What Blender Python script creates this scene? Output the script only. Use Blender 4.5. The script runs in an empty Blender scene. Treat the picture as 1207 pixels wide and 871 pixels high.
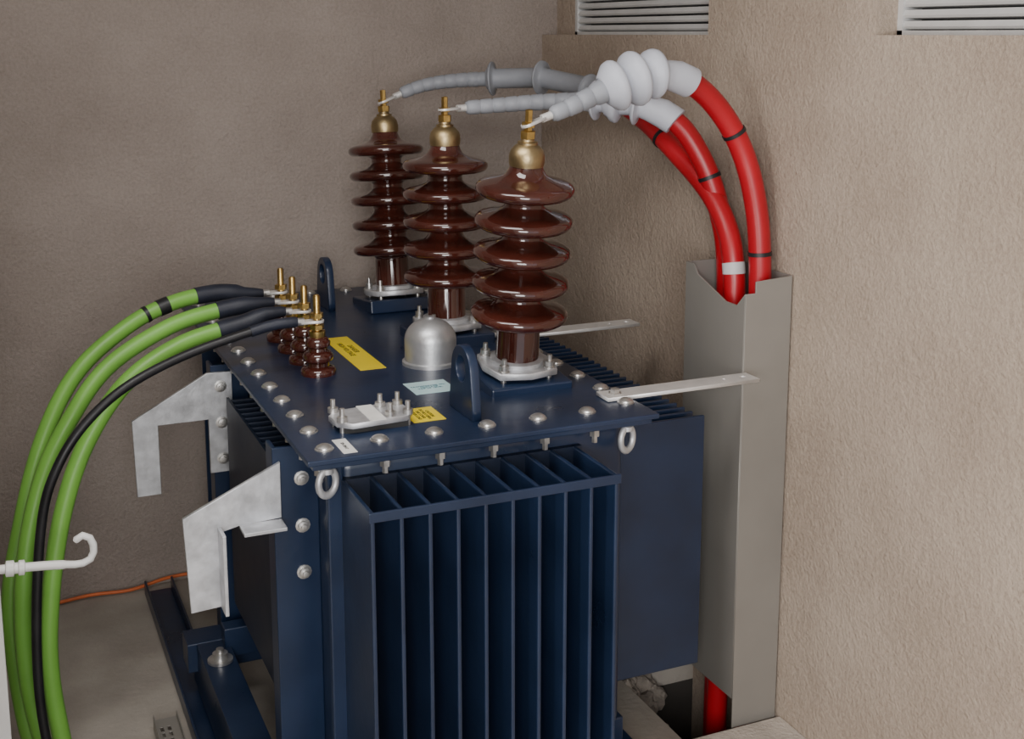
import bpy, bmesh, math, random
from mathutils import Vector, Matrix, noise
random.seed(4)
S=bpy.context.scene
COL=S.collection
# ---------------------------------------------------------------- materials
def newmat(name):
    m=bpy.data.materials.new(name); m.use_nodes=True
    nt=m.node_tree; b=nt.nodes['Principled BSDF']
    return m,nt,b
def pmat(name,col,rough=.5,metal=0.,var=.15,scale=8.,bump=0.,bscale=60.,coat=0.,col2=None,rvar=.1,spec=None):
    m,nt,b=newmat(name)
    tc=nt.nodes.new('ShaderNodeTexCoord')
    n=nt.nodes.new('ShaderNodeTexNoise'); n.inputs['Scale'].default_value=scale; n.inputs['Detail'].default_value=6
    nt.links.new(tc.outputs['Object'],n.inputs['Vector'])
    r=nt.nodes.new('ShaderNodeValToRGB')
    c2=col2 if col2 else tuple(min(1,c*(1+var)) for c in col)
    c1=tuple(c*(1-var) for c in col)
    r.color_ramp.elements[0].position=.3; r.color_ramp.elements[1].position=.7
    r.color_ramp.elements[0].color=(*c1,1); r.color_ramp.elements[1].color=(*c2,1)
    nt.links.new(n.outputs['Fac'],r.inputs['Fac']); nt.links.new(r.outputs['Color'],b.inputs['Base Color'])
    mr=nt.nodes.new('ShaderNodeMapRange'); mr.inputs['To Min'].default_value=max(.02,rough-rvar); mr.inputs['To Max'].default_value=min(1,rough+rvar)
    nt.links.new(n.outputs['Fac'],mr.inputs['Value']); nt.links.new(mr.outputs[0],b.inputs['Roughness'])
    b.inputs['Metallic'].default_value=metal
    b.inputs['Coat Weight'].default_value=coat; b.inputs['Coat Roughness'].default_value=.06
    if spec is not None: b.inputs['Specular IOR Level'].default_value=spec
    if bump>0:
        n2=nt.nodes.new('ShaderNodeTexNoise'); n2.inputs['Scale'].default_value=bscale; n2.inputs['Detail'].default_value=4
        nt.links.new(tc.outputs['Object'],n2.inputs['Vector'])
        bp=nt.nodes.new('ShaderNodeBump'); bp.inputs['Strength'].default_value=bump; bp.inputs['Distance'].default_value=.01
        nt.links.new(n2.outputs['Fac'],bp.inputs['Height']); nt.links.new(bp.outputs[0],b.inputs['Normal'])
    return m
def plaster(name,c1,c2,st=.6):
    m,nt,b=newmat(name)
    tc=nt.nodes.new('ShaderNodeTexCoord')
    big=nt.nodes.new('ShaderNodeTexNoise'); big.inputs['Scale'].default_value=1.8; big.inputs['Detail'].default_value=9; big.inputs['Roughness'].default_value=.62
    fine=nt.nodes.new('ShaderNodeTexNoise'); fine.inputs['Scale'].default_value=90; fine.inputs['Detail'].default_value=5; fine.inputs['Roughness'].default_value=.65
    mid=nt.nodes.new('ShaderNodeTexNoise'); mid.inputs['Scale'].default_value=36; mid.inputs['Detail'].default_value=5; mid.inputs['Distortion'].default_value=.4
    for n in (big,fine,mid): nt.links.new(tc.outputs['Object'],n.inputs['Vector'])
    a=nt.nodes.new('ShaderNodeMath'); a.operation='MULTIPLY_ADD'; a.inputs[1].default_value=.45
    nt.links.new(fine.outputs['Fac'],a.inputs[0]); 
    s=nt.nodes.new('ShaderNodeMath'); s.operation='MULTIPLY'; s.inputs[1].default_value=.55
    nt.links.new(big.outputs['Fac'],s.inputs[0]); nt.links.new(s.outputs[0],a.inputs[2])
    r=nt.nodes.new('ShaderNodeValToRGB'); r.color_ramp.elements[0].position=.38; r.color_ramp.elements[1].position=.62
    r.color_ramp.elements[0].color=(*c1,1); r.color_ramp.elements[1].color=(*c2,1)
    nt.links.new(a.outputs[0],r.inputs['Fac']); nt.links.new(r.outputs[0],b.inputs['Base Color'])
    b.inputs['Roughness'].default_value=.92; b.inputs['Specular IOR Level'].default_value=.2
    bp=nt.nodes.new('ShaderNodeBump'); bp.inputs['Strength'].default_value=st; bp.inputs['Distance'].default_value=.011
    h=nt.nodes.new('ShaderNodeMath'); h.operation='MULTIPLY_ADD'; h.inputs[1].default_value=1.1
    nt.links.new(mid.outputs['Fac'],h.inputs[0]); nt.links.new(fine.outputs['Fac'],h.inputs[2])
    nt.links.new(h.outputs[0],bp.inputs['Height']); nt.links.new(bp.outputs[0],b.inputs['Normal'])
    return m
M={}
M['wall']=plaster('plaster_beige',(.33,.262,.205),(.455,.375,.302))
M['wallb']=plaster('plaster_taupe',(.275,.230,.200),(.37,.318,.282),.6)
M['floor']=pmat('concrete_floor',(.34,.30,.255),.7,0,.28,2.2,.25,50,col2=(.48,.44,.385))
M['pit']=pmat('pit_dark',(.04,.035,.03),.9)
M['rock']=pmat('rubble',(.22,.19,.16),.9,0,.4,20,.5,60)
M['slab']=pmat('concrete_slab',(.52,.46,.40),.9,0,.15,12,.5,80)
M['ceil']=pmat('ceiling_paint',(.5,.48,.45),.9)
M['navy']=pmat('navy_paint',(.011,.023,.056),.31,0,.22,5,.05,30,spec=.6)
M['navyd']=pmat('navy_paint_shaded',(.006,.012,.030),.45,0,.25,5)  # darker copy of the navy, shade between and beside fins put into the colour
M['brown']=pmat('glazed_porcelain',(.050,.0115,.0075),.10,0,.35,6,0,coat=.8,rvar=.03)
M['brass']=pmat('brass',(.55,.38,.13),.35,1.,.2,30,.1,90)
M['brasscap']=pmat('brass_cap',(.40,.31,.17),.42,1.,.2,20,.1,60)
M['galv']=pmat('galvanised_steel',(.56,.57,.59),.45,.6,.22,22,.08,70)
M['zinc']=pmat('bare_aluminium',(.72,.71,.69),.42,.4,.10,18)
M['steel']=pmat('steel_bolt',(.55,.54,.52),.35,.85,.2,40)
M['dome']=pmat('cast_aluminium_dome',(.55,.56,.57),.40,.75,.15,14,.06,90)
M['duct']=pmat('duct_grey_paint',(.28,.265,.24),.45,.3,.08,3,rvar=.06)
M['grey']=pmat('grey_silicone',(.27,.285,.315),.5,0,.08,10)
M['white_s']=pmat('pale_silicone',(.50,.52,.58),.5,0,.05,10)
M['red']=pmat('red_sheath',(.42,.007,.016),.36,0,.12,6)
M['green']=pmat('green_sheath',(.165,.40,.06),.42,0,.12,5)
M['black']=pmat('black_rubber',(.012,.012,.014),.45,0,.3,12)
M['blackblue']=pmat('heatshrink',(.013,.016,.028),.5,0,.3,12,.1,60)
M['tape']=pmat('grey_tape',(.55,.55,.55),.5)
M['yellow']=pmat('label_yellow',(.85,.65,.01),.45,0,.05,10)
M['cyan']=pmat('label_paleblue',(.50,.72,.74),.4,0,.05,10)
M['white']=pmat('white_paint',(.82,.82,.80),.4,0,.04,6)
M['paper']=pmat('paper_white',(.75,.75,.72),.5)
M['ink']=pmat('ink_black',(.02,.02,.02),.6)
M['inkb']=pmat('ink_blue',(.03,.15,.2),.6)
M['orange']=pmat('orange_wire_sheath',(.6,.13,.03),.5)
M['louver']=pmat('louver_aluminium',(.60,.60,.59),.5,.2,.06,10)
M['darkin']=pmat('louver_shade_black',(.03,.03,.03),.9)  # near-black, stands in for the shade inside the louvers
# ---------------------------------------------------------------- helpers
def empty(name,loc=(0,0,0)):
    e=bpy.data.objects.new(name,None); e.empty_display_size=.1; e.location=loc; COL.objects.link(e); return e
def fin(me,name,mat,parent=None,smooth=False,mw=None):
    o=bpy.data.objects.new(name,me); COL.objects.link(o)
    if mat: me.materials.append(mat)
    if smooth:
        for p in me.polygons: p.use_smooth=True
    if mw is not None: o.matrix_world=mw
    if parent:
        o.parent=parent; o.matrix_parent_inverse=Matrix.Translation(parent.location).inverted()
    return o
def bevel(o,w,seg=2,ang=40):
    b=o.modifiers.new('bev','BEVEL'); b.width=w; b.segments=seg; b.limit_method='ANGLE'; b.angle_limit=math.radians(ang)
    for p in o.data.polygons: p.use_smooth=True
    return o
def boxes(name,lst,mat,parent=None,bev=0.,mw=None):
    bm=bmesh.new()
    for (x0,x1,y0,y1,z0,z1) in lst:
        v=[bm.verts.new((x,y,z)) for x in (x0,x1) for y in (y0,y1) for z in (z0,z1)]
        for f in ((0,1,3,2),(4,6,7,5),(0,4,5,1),(2,3,7,6),(0,2,6,4),(1,5,7,3)): bm.faces.new([v[i] for i in f])
    bmesh.ops.recalc_face_normals(bm,faces=bm.faces)
    me=bpy.data.meshes.new(name); bm.to_mesh(me); bm.free()
    o=fin(me,name,mat,parent,False,mw)
    if bev>0:
        b=o.modifiers.new('bev','BEVEL'); b.width=bev; b.segments=2
    return o
def lathe_bm(bm,prof,mw=Matrix(),seg=48,closed=True):
    rings=[]
    for r,z in prof:
        if r<1e-5: rings.append([bm.verts.new(mw@Vector((0,0,z)))])
        else: rings.append([bm.verts.new(mw@Vector((r*math.cos(2*math.pi*i/seg),r*math.sin(2*math.pi*i/seg),z))) for i in range(seg)])
    for a,b in zip(rings,rings[1:]):
        for i in range(seg):
            j=(i+1)%seg
            if len(a)==1 and len(b)==1: continue
            if len(a)==1: bm.faces.new((a[0],b[i],b[j]))
            elif len(b)==1: bm.faces.new((a[i],a[j],b[0]))
            else: bm.faces.new((a[i],a[j],b[j],b[i]))
    if closed:
        if len(rings[0])>1: bm.faces.new(list(reversed(rings[0])))
        if len(rings[-1])>1: bm.faces.new(rings[-1])
def lathe(name,prof,mat,parent=None,mw=Matrix(),seg=48,smooth=True,many=None):
    bm=bmesh.new()
    for k in (many if many else [mw]): lathe_bm(bm,prof,k,seg)
    bmesh.ops.recalc_face_normals(bm,faces=bm.faces)
    me=bpy.data.meshes.new(name); bm.to_mesh(me); bm.free()
    o=fin(me,name,mat,parent,False)
    if smooth:
        for p in me.polygons: p.use_smooth=True
        try: me.set_sharp_from_angle(angle=math.radians(42))
        except Exception: pass
    return o
def T(x,y,z): return Matrix.Translation((x,y,z))
def align(p,d):
    d=Vector(d).normalized(); q=Vector((0,0,1)).rotation_difference(d); return Matrix.Translation(p)@q.to_matrix().to_4x4()
def catmull(pts,n=14):
    P=[Vector(p) for p in pts]; P=[P[0]*2-P[1]]+P+[P[-1]*2-P[-2]]; out=[]
    for i in range(1,len(P)-2):
        p0,p1,p2,p3=P[i-1:i+3]
        for k in range(n):
            t=k/n
            out.append(.5*((2*p1)+(-p0+p2)*t+(2*p0-5*p1+4*p2-p3)*t*t+(-p0+3*p1-3*p2+p3)*t**3))
    out.append(P[-2]); return out
def arclen(path):
    s=[0]
    for a,b in zip(path,path[1:]): s.append(s[-1]+(b-a).length)
    return s
def at(path,s,d):
    d=max(0,min(s[-1],d))
    for i in range(len(s)-1):
        if s[i+1]>=d:
            t=(d-s[i])/max(1e-9,s[i+1]-s[i]); return path[i].lerp(path[i+1],t)
    return path[-1]
def sweep(name,path,prof,mat,parent=None,seg=20,smooth=True):
    s=arclen(path); bm=bmesh.new(); rings=[]; up=None
    for d,r in prof:
        p=at(path,s,d); q0=at(path,s,d-.02); q1=at(path,s,d+.02); t=(q1-q0).normalized()
        if up is None:
            up=Vector((0,0,1)) if abs(t.z)<.9 else Vector((0,1,0))
        up=(up-t*up.dot(t)).normalized(); sd=t.cross(up)
        rings.append([bm.verts.new(p+r*(math.cos(2*math.pi*i/seg)*up+math.sin(2*math.pi*i/seg)*sd)) for i in range(seg)])
    for a,b in zip(rings,rings[1:]):
        for i in range(seg):
            j=(i+1)%seg; bm.faces.new((a[i],a[j],b[j],b[i]))
    bm.faces.new(list(reversed(rings[0]))); bm.faces.new(rings[-1])
    bmesh.ops.recalc_face_normals(bm,faces=bm.faces)
    me=bpy.data.meshes.new(name); bm.to_mesh(me); bm.free()
    o=fin(me,name,mat,parent,smooth)
    try: me.set_sharp_from_angle(angle=math.radians(50))
    except Exception: pass
    return o
def uni(a,b,r,step=.02):
    n=max(2,int((b-a)/step)); return [(a+(b-a)*i/n,r) for i in range(n+1)]
def plate(name,outline,holes,t,mat,parent=None,mw=Matrix(),bev=.0015):
    cu=bpy.data.curves.new(name,'CURVE'); cu.dimensions='2D'; cu.fill_mode='BOTH'; cu.extrude=t/2; cu.bevel_depth=bev; cu.bevel_resolution=1; cu.offset=-bev
    for loop in [outline]+holes:
        sp=cu.splines.new('POLY'); sp.points.add(len(loop)-1); sp.use_cyclic_u=True
        for i,(x,y) in enumerate(loop): sp.points[i].co=(x,y,0,1)
    tmp=bpy.data.objects.new('tmp',cu); COL.objects.link(tmp)
    dg=bpy.context.evaluated_depsgraph_get(); me=bpy.data.meshes.new_from_object(tmp.evaluated_get(dg))
    bpy.data.objects.remove(tmp); me.name=name; me.transform(mw)
    me.materials.clear()
    return fin(me,name,mat,parent)
def text(name,body,size,mat,parent,mw):
    cu=bpy.data.curves.new(name,'FONT'); cu.body=body; cu.size=size; cu.align_x='CENTER'; cu.align_y='CENTER'; cu.extrude=.0003
    tmp=bpy.data.objects.new('tmp',cu); COL.objects.link(tmp)
    dg=bpy.context.evaluated_depsgraph_get(); me=bpy.data.meshes.new_from_object(tmp.evaluated_get(dg))
    bpy.data.objects.remove(tmp); me.name=name; me.transform(mw); me.materials.clear()
    return fin(me,name,mat,parent)
def circ(cx,cy,r,n=24,a0=0,a1=360): 
    return [(cx+r*math.cos(math.radians(a0+(a1-a0)*i/n)),cy+r*math.sin(math.radians(a0+(a1-a0)*i/n))) for i in range(n if a1-a0==360 else n+1)]
XZ=Matrix(((1,0,0,0),(0,0,-1,0),(0,1,0,0),(0,0,0,1)))
YZ=Matrix(((0,0,1,0),(1,0,0,0),(0,1,0,0),(0,0,0,1)))
LZ=1.15
H=2.15
# ---------------------------------------------------------------- room
WX=2.235; BY=4.80; CH=2.95; LX=-1.3; FY=-1.6; PX=1.89
boxes('floor',[(LX,PX,FY,BY,-.12,0),(PX,WX,FY,3.0,-.12,0),(PX,WX,3.5,BY,-.12,0)],M['floor'])
pit=empty('floor_pit',(2.03,3.25,-.4))
boxes('pit_lining',[(PX,WX+.1,3.0,3.5,-.46,-.42),(PX-.04,PX,2.96,3.54,-.46,-.12),(PX,WX+.1,2.96,3.0,-.46,-.12),(PX,WX+.1,3.5,3.54,-.46,-.12)],M['pit'],pit)
bm=bmesh.new()
for (x,y,z,r) in ((1.90,3.40,-.05,.05),(1.93,3.47,-.06,.06),(2.00,3.48,-.07,.05),(1.90,3.30,-.09,.05),(1.91,3.2,-.10,.045),(1.97,3.42,-.13,.06),(2.04,3.47,-.12,.05),(1.92,3.12,-.12,.04),(1.95,3.33,-.2,.07)):
    g=bmesh.ops.create_icosphere(bm,subdivisions=3,radius=r,matrix=T(x,y,z))
    c=Vector((x,y,z))
    for v in g['verts']:
        d=v.co-c; v.co=c+d*(1+.55*noise.noise(v.co*28)+.15*noise.noise(v.co*90))
me=bpy.data.meshes.new('pit_rubble'); bm.to_mesh(me); bm.free(); fin(me,'pit_rubble',M['rock'],pit)
boxes('wall_back',[(LX-.15,WX+.3,BY,BY+.15,-.46,CH)],M['wallb'])
boxes('wall_left',[(LX-.15,LX,FY,BY,-.12,CH)],M['wallb'])
boxes('light_block_wall',[(-.30,-.18,1.56,3.20,0,CH)],M['wallb'])  # unseen blocker, added to keep the side fill off the far right wall
boxes('ceiling',[(LX-.15,WX+.3,FY,BY+.15,CH,CH+.12)],M['ceil'])
SZ=2.147; N1=(3.515,BY); N2=(1.60,2.69); NT=2.50; ND=.09
boxes('wall_right',[(WX,WX+.3,FY,BY,-.46,SZ),(WX,WX+.3,FY,BY,NT,CH),(WX,WX+.3,N2[1],N1[0],SZ,NT),(WX,WX+.3,FY,N2[0],SZ,NT),
     (WX+ND+.05,WX+.3,N1[0],N1[1],SZ,NT),(WX+ND+.05,WX+.3,N2[0],N2[1],SZ,NT)],M['wall'])
def louver(y0,y1):
    e=empty('ventilation_louver',(WX+ND,(y0+y1)/2,(SZ+NT)/2))
    boxes('frame',[(WX+ND-.02,WX+ND+.05,y0,y0+.02,SZ,NT),(WX+ND-.02,WX+ND+.05,y1-.02,y1,SZ,NT),(WX+ND-.02,WX+ND+.05,y0,y1,SZ,SZ+.012),(WX+ND-.02,WX+ND+.05,y0,y1,NT-.014,NT)],M['louver'],e)
    boxes('shade_backing',[(WX+ND+.045,WX+ND+.05,y0,y1,SZ,NT)],M['darkin'],e)  # dark sheet in place of the shaded gaps behind the slats
    bm=bmesh.new(); z=SZ+.016
    while z<NT-.03:
        pr=[(WX+ND+.028,z-.004),(WX+ND-.012,z+.000),(WX+ND-.018,z+.006),(WX+ND-.010,z+.021),(WX+ND-.006,z+.021),(WX+ND-.012,z+.005)]
        a=[bm.verts.new((x,y0+.02,zz)) for x,zz in pr]; b=[bm.verts.new((x,y1-.02,zz)) for x,zz in pr]
        for i in range(6): bm.faces.new((a[i],a[(i+1)%6],b[(i+1)%6],b[i]))
        bm.faces.new(a); bm.faces.new(list(reversed(b))); z+=.029
    bmesh.ops.recalc_face_normals(bm,faces=bm.faces)
    me=bpy.data.meshes.new('slats'); bm.to_mesh(me); bm.free(); fin(me,'slats',M['louver'],e)
louver(N1[0],4.63); louver(N2[0],N2[1])
boxes('trim_1',[(WX+ND-.02,WX+ND+.05,4.63,BY,SZ,NT)],M['wall'])
boxes('concrete_slab',[(1.62,WX,1.9,2.985,0.0,.012)],M['slab'],bev=.004)
# ---------------------------------------------------------------- transformer
tr=empty('power_transformer',(1.15,3.75,0))
LX0,LX1,LY0,LY1=.68,1.64,2.765,4.72
boxes('lid',[(LX0,LX1,LY0,LY1,LZ-.014,LZ)],M['navy'],tr,bev=.003)
boxes('tank_flange',[(LX0+.015,LX1-.015,LY0+.015,LY1-.015,LZ-.03,LZ-.016)],M['navy'],tr,bev=.002)
tk=boxes('tank',[(.775,1.585,2.85,4.62,.2,LZ-.03)],M['navy'],tr); bevel(tk,.035,4)
bp=[(LX0+.06,LY0+.075+.149*i) for i in range(13)]+[(LX1-.035,LY0+.125+.149*i) for i in range(13)]
bp+=[(LX0+.06+.1455*i,LY0+.09) for i in range(1,6)]+[(LX0+.06+.1455*i,LY1-.05) for i in range(1,6)]
lathe('lid_bolt_heads',[(.024,LZ),(.024,LZ+.003),(.021,LZ+.004),(.020,LZ+.008),(.012,LZ+.013),(0,LZ+.015)],M['steel'],tr,seg=20,many=[T(x,y,0) for x,y in bp])
lathe('lid_nuts',[(.008,LZ-.070),(.008,LZ-.054),(.014,LZ-.052),(.014,LZ-.036),(.018,LZ-.034),(.018,LZ-.030)],M['steel'],tr,seg=6,smooth=False,
      many=[T(x if abs(x-(LX0+.06))>.01 and abs(x-(LX1-.035))>.01 else (LX0+.04 if x<1 else LX1-.03),LY0+.045 if y<LY0+.1 else y,0) for x,y in bp])
# front cooling fins
fx0,fx1,fy0,fy1,fzt=.785,1.42,2.595,2.85,1.068
fl=[]
for i in range(10):
    x=fx0+(fx1-fx0)*i/9; fl.append((x-.0055,x+.0055,fy0,fy1,.16,fzt))
boxes('front_cooling_fins',fl,M['navy'],tr,bev=.004)
boxes('front_fin_band',[(fx0-.010,fx1+.010,fy0-.006,fy0+.002,fzt-.022,fzt+.002),(fx0-.010,fx1+.010,fy0-.006,fy0+.002,.16,.185)],M['navy'],tr,bev=.002)
boxes('front_fin_backing',[(fx0-.0,fx1+.02,2.83,2.855,.18,fzt-.0)],M['navyd'],tr)  # dark sheet, the shade between fins is in its colour
boxes('front_wall_ribs',[(.745,.785,2.838,2.862,.1,LZ-.03)],M['navy'],tr,bev=.004)
fl=[]; y=3.03
while y<4.5:
    fl.append((1.585,1.94,y,y+.012,.24,1.03)); y+=.046
boxes('right_cooling_fins',fl,M['navy'],tr,bev=.003)
boxes('right_fin_edge',[(1.925,1.944,3.03,y-.034,.24,.28)],M['navy'],tr)
boxes('right_front_panel',[(1.585,1.945,3.018,3.03,.24,1.034)],M['navy'],tr,bev=.004)
fl=[]; y=3.18
while y<3.82:
    fl.append((.69,.78,y,y+.012,.33,1.02)); y+=.05
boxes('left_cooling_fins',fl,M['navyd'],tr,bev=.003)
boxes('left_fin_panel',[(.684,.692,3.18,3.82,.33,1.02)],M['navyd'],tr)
for n,cy in ((1,3.05),(2,3.93)):
    boxes('side_column_%d'%n,[(.655,.775,cy-.006,cy+.006,.16,LZ-.05),(.655,.667,cy,cy+.07,.16,LZ-.05)],M['navy'],tr,bev=.003)
boxes('side_upright',[(.70,.775,4.35,4.362,.16,LZ-.05)],M['navy'],tr,bev=.002)
boxes('skid_channels',[(.50,.508,2.5,4.72,.0,.055),(.508,.60,2.5,4.72,.0,.010),(.60,.608,2.5,4.72,.0,.055),
                       (1.60,1.67,2.5,4.7,0,.1)],M['navy'],tr,bev=.002)
boxes('skid_beams',[(.56,.66,2.5,3.93,.185,.197),(.56,.572,2.5,3.93,.03,.19),(.648,.66,2.5,3.93,.03,.19)],M['navy'],tr,bev=.002)
boxes('cross_beams',[(.53,1.62,3.84,3.95,.10,.20),(.53,1.62,2.9,3.0,.10,.2),(.78,1.6,4.6,4.7,.05,.2)],M['navy'],tr,bev=.004)
boxes('base_gusset',[(.64,.80,3.78,3.84,.16,.26)],M['navy'],tr,bev=.004)
lathe('base_bolt',[(.040,.198),(.040,.206),(.024,.207),(.024,.226),(.012,.227),(.012,.24),(0,.241)],M['steel'],tr,T(.61,3.70,0),seg=20)
for n,(x,y) in enumerate(((1.165,2.98),(1.172,4.41))):
    out=[(-.085,0),(.085,0),(.085,.03)]+circ(0,.118,.07,18,10,170)+[(-.085,.03)]
    plate('lifting_lug_%d'%(n+1),out,[circ(0,.125,.036)],.02,M['navy'],tr,T(x,y,LZ)@YZ,bev=.003)
dp=[(.088,0),(.088,.010),(.080,.013),(.080,.075)]+[(.080*math.cos(math.radians(a)),.075+.068*math.sin(math.radians(a))) for a in range(8,82,7)]+[(.014,.1425),(.014,.147),(0,.147)]
lathe('relief_dome',dp,M['dome'],tr,T(1.255,3.50,LZ))
fx,fy=.905,2.99
plate('inspection_flange',[(-.105,-.03),(-.075,-.065),(.075,-.065),(.105,-.03),(.105,.03),(.075,.065),(-.075,.065),(-.105,.03)],[],.012,M['galv'],tr,T(fx,fy,LZ+.022)@Matrix.Rotation(.1,4,'Z'))
boxes('inspection_pad',[(fx-.085,fx+.085,fy-.055,fy+.055,LZ,LZ+.016)],M['ink'],tr)
boxes('inspection_tape',[(fx-.02,fx+.022,fy-.068,fy+.068,LZ+.029,LZ+.031)],M['paper'],tr)
ib=[(fx+dx,fy+dy) for dx in (-.088,0.04,.088) for dy in (-.042,.046)]
lathe('inspection_studs',[(.007,0),(.007,.028),(.014,.029),(.014,.042),(.007,.043),(.007,.064),(0,.066)],M['steel'],tr,seg=12,many=[T(x,y,LZ) for x,y in ib])
boxes('warning_label_large',[(1.03,1.112,3.50,3.93,LZ,LZ+.001)],M['yellow'],tr)
RZ=Matrix.Rotation(-math.pi/2,4,'Z')
text('warning_text_large','DANGER\nHIGH VOLTAGE',.024,M['ink'],tr,T(1.072,3.76,LZ+.0013)@RZ)
boxes('info_label',[(1.10,1.225,3.19,3.31,LZ,LZ+.001)],M['cyan'],tr)
text('info_text','TRANSFORMER OIL\nNON PCB\nTOP UP LEVEL',.012,M['inkb'],tr,T(1.16,3.25,LZ+.0013))
boxes('warning_label_small',[(1.01,1.10,2.95,3.07,LZ,LZ+.001)],M['yellow'],tr)
text('warning_text_small','CAUTION\nDO NOT OPEN\nTHE COVER\nUNDER LOAD',.013,M['ink'],tr,T(1.055,3.01,LZ+.0013)@RZ)
boxes('serial_label',[(.775,.81,2.79,2.90,LZ,LZ+.001)],M['paper'],tr)
text('serial_text','S/N 20417',.012,M['ink'],tr,T(.792,2.845,LZ+.0013)@RZ)
for n,(y,xe) in enumerate(((2.945,2.058),(3.70,2.085))):
    plate('flat_bar_%d'%(n+1),[(1.56,-.036),(xe,-.036),(xe,.036),(1.56,.036)],[circ(xe-.035,0,.010,12),circ(xe-.10,0,.006,10)],.009,M['zinc'],tr,T(0,y,LZ+.007),bev=.001)
lathe('bar_bolts',[(.02,LZ+.01),(.02,LZ+.015),(.014,LZ+.016),(.014,LZ+.026),(0,LZ+.027)],M['steel'],tr,seg=6,smooth=False,many=[T(1.60,2.945,0),T(1.6,3.7,0)])
lathe('bar_sticker',[(.022,LZ+.0112),(.022,LZ+.0120),(0,LZ+.0120)],M['inkb'],tr,T(1.80,2.945,0),seg=24)
def ring(name,c,R,r,mat,parent,rot):
    bm=bmesh.new(); n=32; m=12; vs=[]
    for i in range(n):
        a=2*math.pi*i/n
        vs.append([bm.verts.new(rot@Vector(((R+r*math.cos(2*math.pi*j/m))*math.cos(a),1.2*(R+r*math.cos(2*math.pi*j/m))*math.sin(a),r*math.sin(2*math.pi*j/m)))+Vector(c)) for j in range(m)])
    for i in range(n):
        for j in range(m): bm.faces.new((vs[i][j],vs[(i+1)%n][j],vs[(i+1)%n][(j+1)%m],vs[i][(j+1)%m]))
    bmesh.ops.recalc_face_normals(bm,faces=bm.faces)
    me=bpy.data.meshes.new(name); bm.to_mesh(me); bm.free(); return fin(me,name,mat,parent,True)
for n,x in enumerate((.735,1.56)):
    ring('eye_bolt_ring_%d'%(n+1),(x,2.80,LZ-.070),.027,.0085,M['galv'],tr,Matrix.Rotation(math.radians(25),3,'Z')@Matrix.Rotation(math.pi/2,3,'X'))
    lathe('eye_bolt_shank_%d'%(n+1),[(.016,LZ-.046),(.016,LZ-.034),(.010,LZ-.033),(.010,LZ-.01)],M['galv'],tr,T(x,2.80,0),seg=16)
# ---------------------------------------------------------------- HV bushings
def hv(base,th):
    mw=T(*base)@Matrix.Rotation(math.radians(th),4,'X')
    e=empty('high_voltage_bushing',base)
    boxes('mounting_pad',[(-.125,.125,-.12,.12,-.012,.035)],M['navy'],e,.005).data.transform(mw)
    prof=[(0,.045),(.066,.045),(.066,.06),(.063,.07),(.062,.17)]
    cs=[.216,.308,.3985,.490,.582]
    for i,c in enumerate(cs):
        co=.058 if i<2 else .054
        prof+=[(co+.002,c-.036),(co+.008,c-.028),(.078,c-.023),(.108,c-.023),(.126,c-.021),(.135,c-.015),(.1395,c-.006),(.1385,c+.004),(.132,c+.011),(.120,c+.016),(.100,c+.021),(.080,c+.026),(co+.010,c+.033),(co+.002,c+.042)]
    prof=prof[:-1]+[(.056,.622),(.050,.634),(.046,.644),(.044,.655),(0,.655)]
    lathe('porcelain_sheds',prof,M['brown'],e,mw,64)
    o8=[(.125*math.cos(math.radians(a))*(1 if k%2==0 else .86),.125*math.sin(math.radians(a))*(1 if k%2==0 else .86)) for k,a in enumerate(range(45,405,45))]
    plate('clamp_flange',o8,[circ(0,0,.064,32)],.014,M['galv'],e,mw@T(0,0,.056),bev=.003)
    lathe('clamp_ring',[(.066,.06),(.078,.062),(.078,.078),(.066,.082)],M['galv'],e,mw,40)
    lathe('clamp_studs',[(.008,.03),(.008,.064),(.017,.065),(.017,.070),(.014,.071),(.014,.085),(.007,.086),(.007,.104),(0,.105)],M['steel'],e,seg=12,
          many=[mw@T(.1*math.cos(math.radians(a)),.1*math.sin(math.radians(a)),0) for a in (45,135,225,315)])
    lathe('brass_cap',[(.048,.645),(.050,.655),(.050,.672),(.046,.688),(.036,.700),(.028,.705),(.028,.712),(.020,.714),(.018,.722),(0,.722)],M['brasscap'],e,mw,40)
    lathe('brass_nuts',[(.013,.715),(.022,.722),(.022,.742),(.012,.744),(.012,.752),(.020,.753),(.020,.766),(.011,.767),(.011,.80),(.0,.803)],M['brass'],e,mw,6,smooth=False)
    return mw
HV=[hv((1.41,3.20,LZ),6.5),hv((1.41,3.77,LZ),0),hv((1.41,4.33,LZ),-6.5)]
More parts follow.
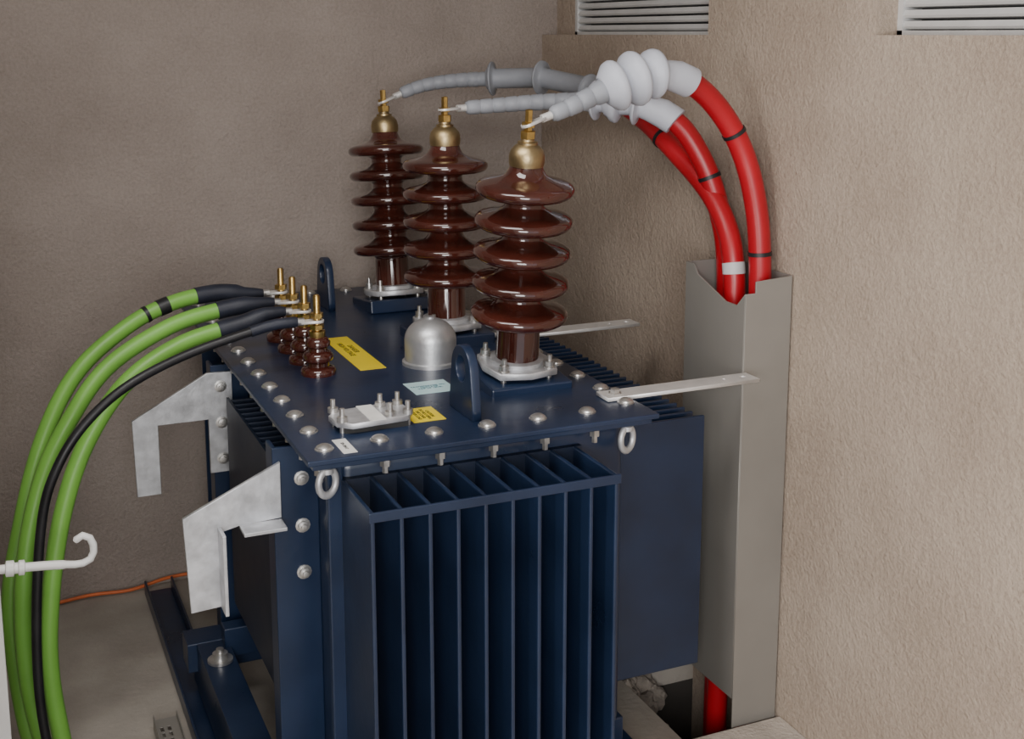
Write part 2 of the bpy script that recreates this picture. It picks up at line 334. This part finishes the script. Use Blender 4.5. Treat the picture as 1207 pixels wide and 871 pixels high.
# ---------------------------------------------------------------- red cables with terminations
def red_cable(mw,pts,sheds,body,rr=.034,ties=(),bands=(),r1=.030,mid=None,tail=.11):
    p0=mw@Vector((0.0,0,.760)); e=empty('red_power_cable',tuple(p0))
    path=catmull([p0]+[Vector(p) for p in pts],16); s=arclen(path); L=s[-1]
    t=(at(path,s,.06)-p0).normalized()
    sd=t.cross(Vector((0,0,1))).normalized(); up=sd.cross(t)
    R=Matrix((( t.x,sd.x,up.x,p0.x),(t.y,sd.y,up.y,p0.y),(t.z,sd.z,up.z,p0.z),(0,0,0,1)))
    plate('lug_palm',circ(0,0,.022,16,70,290)+[(.05,-.016),(.05,.016)],[circ(0,0,.011,14)],.006,M['zinc'],e,R,bev=.001)
    sweep('lug_barrel',path,uni(.042,.10,.012),M['zinc'],e,14)
    c0,c1=body
    prof=[(.072,.012),(.075,.019)]
    d=.08; st=.042
    while d+st<c0+.01:
        f=(d-.08)/max(.01,c0-.08); b=.0205+(r1-.0205)*.6*f
        prof+=[(d,b),(d+.003,b+.0022),(d+st-.006,b+.0034),(d+st-.002,b+.0006)]; d+=st
    prof+=[(d+.01,r1*.9),(c1-.10,r1)]
    sweep('grey_sleeve',path,prof,M['grey'],e,28)
    mm=M[mid] if mid else M['white_s']
    pr=[(c1-.12,r1-.003),(c1-.115,r1+.003)]
    for q,R2 in sheds:
        if R2>.066: pr+=[(q-.034,.038),(q-.028,.048),(q-.018,R2*.78),(q-.006,R2*.95),(q+.006,R2),(q+.014,R2*.97),(q+.018,R2*.88),(q+.019,.058),(q+.024,.040)]
        else: pr+=[(q-.016,.037),(q-.010,.041),(q-.003,R2*.9),(q+.004,R2),(q+.009,R2*.98),(q+.011,R2*.88),(q+.014,.041),(q+.020,.037)]
    last=sheds[-1][0]+.03
    pr+=[(last+.01,.040),(last+.06,.046),(last+tail,.046),(last+tail+.002,rr+.001)]
    sweep('stress_cone_sheds',path,pr,mm,e,40)
    sweep('red_sheath',path,uni(last+tail-.02,L,rr),M['red'],e,24)
    for q in ties:
        sweep('cable_tie',path,uni(q,q+.012,rr+.003,.005),M['black'],e,24)
    for q in bands:
        sweep('tape_band',path,uni(q,q+.035,rr+.0015,.01),M['tape'],e,24)
    return L
red_cable(HV[0],[(1.54,3.11,H-.198),(1.68,3.10,H-.140),(1.83,3.11,H-.112),(1.97,3.12,H-.165),(2.09,3.12,H-.300),(2.150,3.10,H-.480),(2.170,3.085,H-.72),(2.17,3.085,H-1.2),(2.17,3.085,.3),(2.17,3.09,-.38)],
          [(.275,.074),(.34,.080),(.405,.072)],(.235,.36),ties=(.76,1.14),r1=.036)
red_cable(HV[1],[(1.55,3.76,H-.232),(1.73,3.68,H-.218),(1.90,3.52,H-.213),(2.03,3.40,H-.260),(2.105,3.33,H-.385),(2.155,3.29,H-.56),(2.178,3.275,H-.75),(2.178,3.275,H-1.2),(2.178,3.275,.3),(2.178,3.275,-.38)],
          [(.50,.064),(.57,.068),(.64,.064)],(.44,.58),ties=(.98,),bands=())
red_cable(HV[2],[(1.58,4.40,H-.185),(1.80,4.32,H-.165),(1.98,4.10,H-.165),(2.06,3.75,H-.240),(2.10,3.47,H-.38),(2.138,3.27,H-.54),(2.142,3.18,H-.75),(2.13,3.18,H-1.2),(2.13,3.18,.3),(2.12,3.18,-.38)],
          [(.42,.064),(.62,.064),(.86,.052)],(.38,.56),ties=(1.30,),bands=(1.83,),mid='grey')
# ---------------------------------------------------------------- duct
du=empty('cable_duct',(2.15,3.17,0))
DX0,DX1,DY0,DY1,DZ=2.065,2.228,3.005,3.335,H-.712
plate('duct_front',[(DX0,0),(DX1,0),(DX1,DZ),(DX0+.035,DZ-.01),(DX0+.035,DZ-.045),(DX0,DZ-.045)],[],.004,M['duct'],du,T(0,DY0,0)@XZ,bev=.0008)
plate('duct_side',[(DY0,.10),(DY1,.10),(DY1,DZ+.0),(DY1-.045,DZ),(DY1-.07,DZ-.03),(DY0+.10,DZ-.085),(DY0+.04,DZ-.085),(DY0,DZ-.045)],[],.004,M['duct'],du,T(DX0,0,0)@YZ,bev=.0008)
boxes('duct_back',[(DX0,DX1,DY1-.004,DY1,.10,DZ)],M['duct'],du)
boxes('duct_wall_side',[(DX1-.003,DX1,DY0,DY1,.0,DZ)],M['duct'],du)
# ---------------------------------------------------------------- LV bushings
LVY=[3.52,3.67,3.82,3.98]
for y in LVY:
    e=empty('low_voltage_bushing',(.906,y,LZ))
    mw=T(.906,y,LZ)
    lathe('porcelain_body',[(0,0),(.052,0),(.053,.012),(.048,.020),(.034,.026),(.033,.036),(.044,.044),(.046,.056),(.040,.066),(.029,.072),(.028,.080),(.037,.088),(.038,.098),(.030,.110),(.020,.116),(0,.116)],M['brown'],e,mw,40)
    lathe('brass_base',[(.022,.112),(.024,.118),(.024,.132),(.014,.134),(.014,.14)],M['brass'],e,mw,24)
    lathe('brass_nuts',[(.021,.138),(.021,.151),(.011,.152),(.011,.170),(.020,.171),(.020,.186),(.0105,.187)],M['brass'],e,mw,6,smooth=False)
    lathe('brass_stud',[(.0105,.12),(.0105,.236),(.008,.241),(0,.242)],M['brass'],e,mw,16)
def lv_cable(name,y,pts,r,mat,shrink,bands=()):
    p0=Vector((.906,y,LZ+.161)); e=empty(name,tuple(p0))
    path=catmull([p0,Vector((.80,y,LZ+.164))]+[Vector(p) for p in pts],14); s=arclen(path)
    plate('lug_palm',circ(0,0,.021,16,-110,110)+[(-.05,.014),(-.05,-.014)],[circ(0,0,.011,12)],.006,M['zinc'],e,T(*p0),bev=.001)
    sweep('lug_barrel',path,uni(.04,.09,.012),M['steel'],e,14)
    sweep('heatshrink',path,[(.06,.014)]+[(.075,min(r+.003,.017))]+[(.12,min(r+.003,.022))]+uni(.15,shrink,r+.003),M['blackblue'],e,20)
    sweep('sheath',path,uni(shrink-.02,s[-1],r),mat,e,20)
    for q,w in bands: sweep('tape_band',path,uni(q,q+w,r+.002,.01),M['black'],e,20)
lv_cable('green_power_cable',3.98,[(.695,3.98,1.326),(.55,3.96,1.308),(.408,3.93,1.252),(.246,3.87,1.135),(.134,3.80,.956),(.058,3.75,.721),(.011,3.70,.485),(.03,3.65,.155),(.07,3.63,.02)],.025,M['green'],.28,bands=((.37,.035),(.44,.012)))
lv_cable('green_power_cable',3.82,[(.679,3.82,1.304),(.519,3.80,1.27),(.336,3.76,1.179),(.217,3.70,1.054),(.117,3.66,.874),(.053,3.60,.625),(.044,3.58,.323),(.09,3.55,.02)],.025,M['green'],.24)
lv_cable('green_power_cable',3.67,[(.726,3.67,1.291),(.532,3.65,1.25),(.365,3.60,1.165),(.244,3.56,1.016),(.168,3.52,.84),(.118,3.48,.613),(.102,3.46,.371),(.14,3.45,.02)],.025,M['green'],.27)
lv_cable('black_power_cable',3.52,[(.72,3.52,1.300),(.521,3.50,1.253),(.349,3.45,1.194),(.231,3.42,1.109),(.154,3.40,1.006),(.107,3.40,.869),(.076,3.40,.607),(.069,3.40,.333),(.10,3.40,.02)],.013,M['black'],.20)
# ---------------------------------------------------------------- galvanised brackets
e=empty('support_bracket',(.72,3.915,H-1.07))
sc=.93
out=[(0,0),(-.085,0),(-.34,-.14),(-.335,-.41),(-.255,-.41),(-.255,-.165),(-.085,-.165),(-.085,-.36),(0,-.36)]
plate('bracket_plate',[(a*sc,b*sc) for a,b in out],[],.010,M['galv'],e,T(.72,3.915,H-1.07)@XZ)
BB=[(.020,0),(.020,.003),(.014,.004),(.014,.014),(.008,.015),(.008,.024),(0,.025)]
lathe('bracket_bolts',BB,M['steel'],e,seg=12,many=[align((.72-.037,3.910,H-1.07+b*sc),(0,-1,0)) for b in (-.05,-.18,-.31)])
e=empty('support_bracket',(.67,3.03,1.0))
BX,BZ=.672,H-1.085
plate('bracket_plate',[(0,0),(-.0,-.15),(-.11,-.155),(-.155,-.165),(-.155,-.365),(-.240,-.37),(-.250,-.115)],[],.010,M['galv'],e,T(BX,3.036,BZ)@XZ)
boxes('bracket_rib',[(BX-.165,BX-.155,2.965,3.03,BZ-.365,BZ-.15),(BX-.11,BX,2.965,3.031,BZ-.162,BZ-.152)],M['galv'],e,bev=.002)
lathe('column_bolts',BB,M['steel'],tr,seg=12,many=[align((.730,3.044,z),(0,-1,0)) for z in (H-1.140,H-1.270,H-1.400)])
# ---------------------------------------------------------------- small things
path=catmull([(-.2,4.76,.012),(.1,4.74,.012),(.3,4.76,.016),(.45,4.75,.014),(.60,4.77,.03),(.75,4.77,.03),(1.0,4.77,.02)],8)
e=empty('orange_wire',(.3,4.75,.02)); sweep('wire',path,uni(0,arclen(path)[-1],.007),M['orange'],e,8)
e=empty('cable_tray',(.42,3.5,0))
tray=[(.40,2.6),(.47,2.6),(.47,3.72),(.40,3.72)]
plate('perforated_base',tray,[[(.412+.022*k,2.63+.035*j),(.422+.022*k,2.63+.035*j),(.422+.022*k,2.655+.035*j),(.412+.022*k,2.655+.035*j)] for j in range(30) for k in range(2)],.003,M['duct'],e,T(0,0,.03),bev=.0003)
boxes('tray_sides',[(.398,.401,2.6,3.72,0,.05),(.469,.472,2.6,3.72,0,.05)],M['duct'],e)
dr=empty('door_1',(-.4,3.22,0))
boxes('door_leaf',[(-.75,-.010,3.20,3.24,.0,2.05)],M['white'],dr,bev=.004)
hk=empty('door_hook',(.05,3.17,.83))
path=catmull([(-.10,3.17,.842),(0,3.17,.836),(.10,3.17,.828),(.15,3.17,.822),(.185,3.17,.818),(.212,3.17,.832),(.216,3.17,.865),(.205,3.17,.888),(.185,3.17,.893),(.172,3.17,.880)],10)
L=arclen(path)[-1]
sweep('hook_rod',path,[(0,.011)]+uni(.01,.24,.0115)+uni(.25,L-.005,.0095)+[(L,.006)],M['white'],hk,16)
sweep('hook_collar',path,[(.105,.012),(.107,.02),(.125,.02),(.127,.014),(.135,.014),(.137,.019),(.15,.019),(.152,.012)],M['white'],hk,16)
boxes('hook_bracket',[(-.13,-.08,3.155,3.20,.82,.865)],M['white'],hk,bev=.003)
# ---------------------------------------------------------------- light
w=bpy.data.worlds.new('World'); S.world=w; w.use_nodes=True
w.node_tree.nodes['Background'].inputs[0].default_value=(.90,.94,1,1); w.node_tree.nodes['Background'].inputs[1].default_value=1.0
def area(name,loc,tgt,sx,sy,p,col):
    l=bpy.data.lights.new(name,'AREA'); l.shape='RECTANGLE'; l.size=sx; l.size_y=sy; l.energy=p; l.color=col
    o=bpy.data.objects.new(name,l); COL.objects.link(o); o.location=loc
    o.rotation_euler=(Vector(tgt)-Vector(loc)).to_track_quat('-Z','Y').to_euler(); return o
area('doorway_daylight',(-.5,-1.1,2.0),(1.3,3.4,1.0),1.6,1.7,130,(1,.98,.97))
area('side_fill',(-1.1,.9,1.4),(2.2,2.2,1.0),.35,1.4,52,(1,.96,.95))  # added fill to brighten the near right wall, no opening on this side
area('overhead_fill',(.5,2.6,2.88),(.7,3.3,0),1.2,.8,30,(1,.97,.95))  # added overhead fill, no lamp fitting here
# ---------------------------------------------------------------- camera
cam=bpy.data.cameras.new('camera'); co=bpy.data.objects.new('camera',cam); COL.objects.link(co)
co.location=(0,0,H); co.rotation_euler=(math.radians(90-10.09),0,math.radians(-23.6))
cam.sensor_width=36; cam.lens=36*1461/1207; cam.shift_y=-135.5/1207; cam.clip_start=.05
S.camera=co
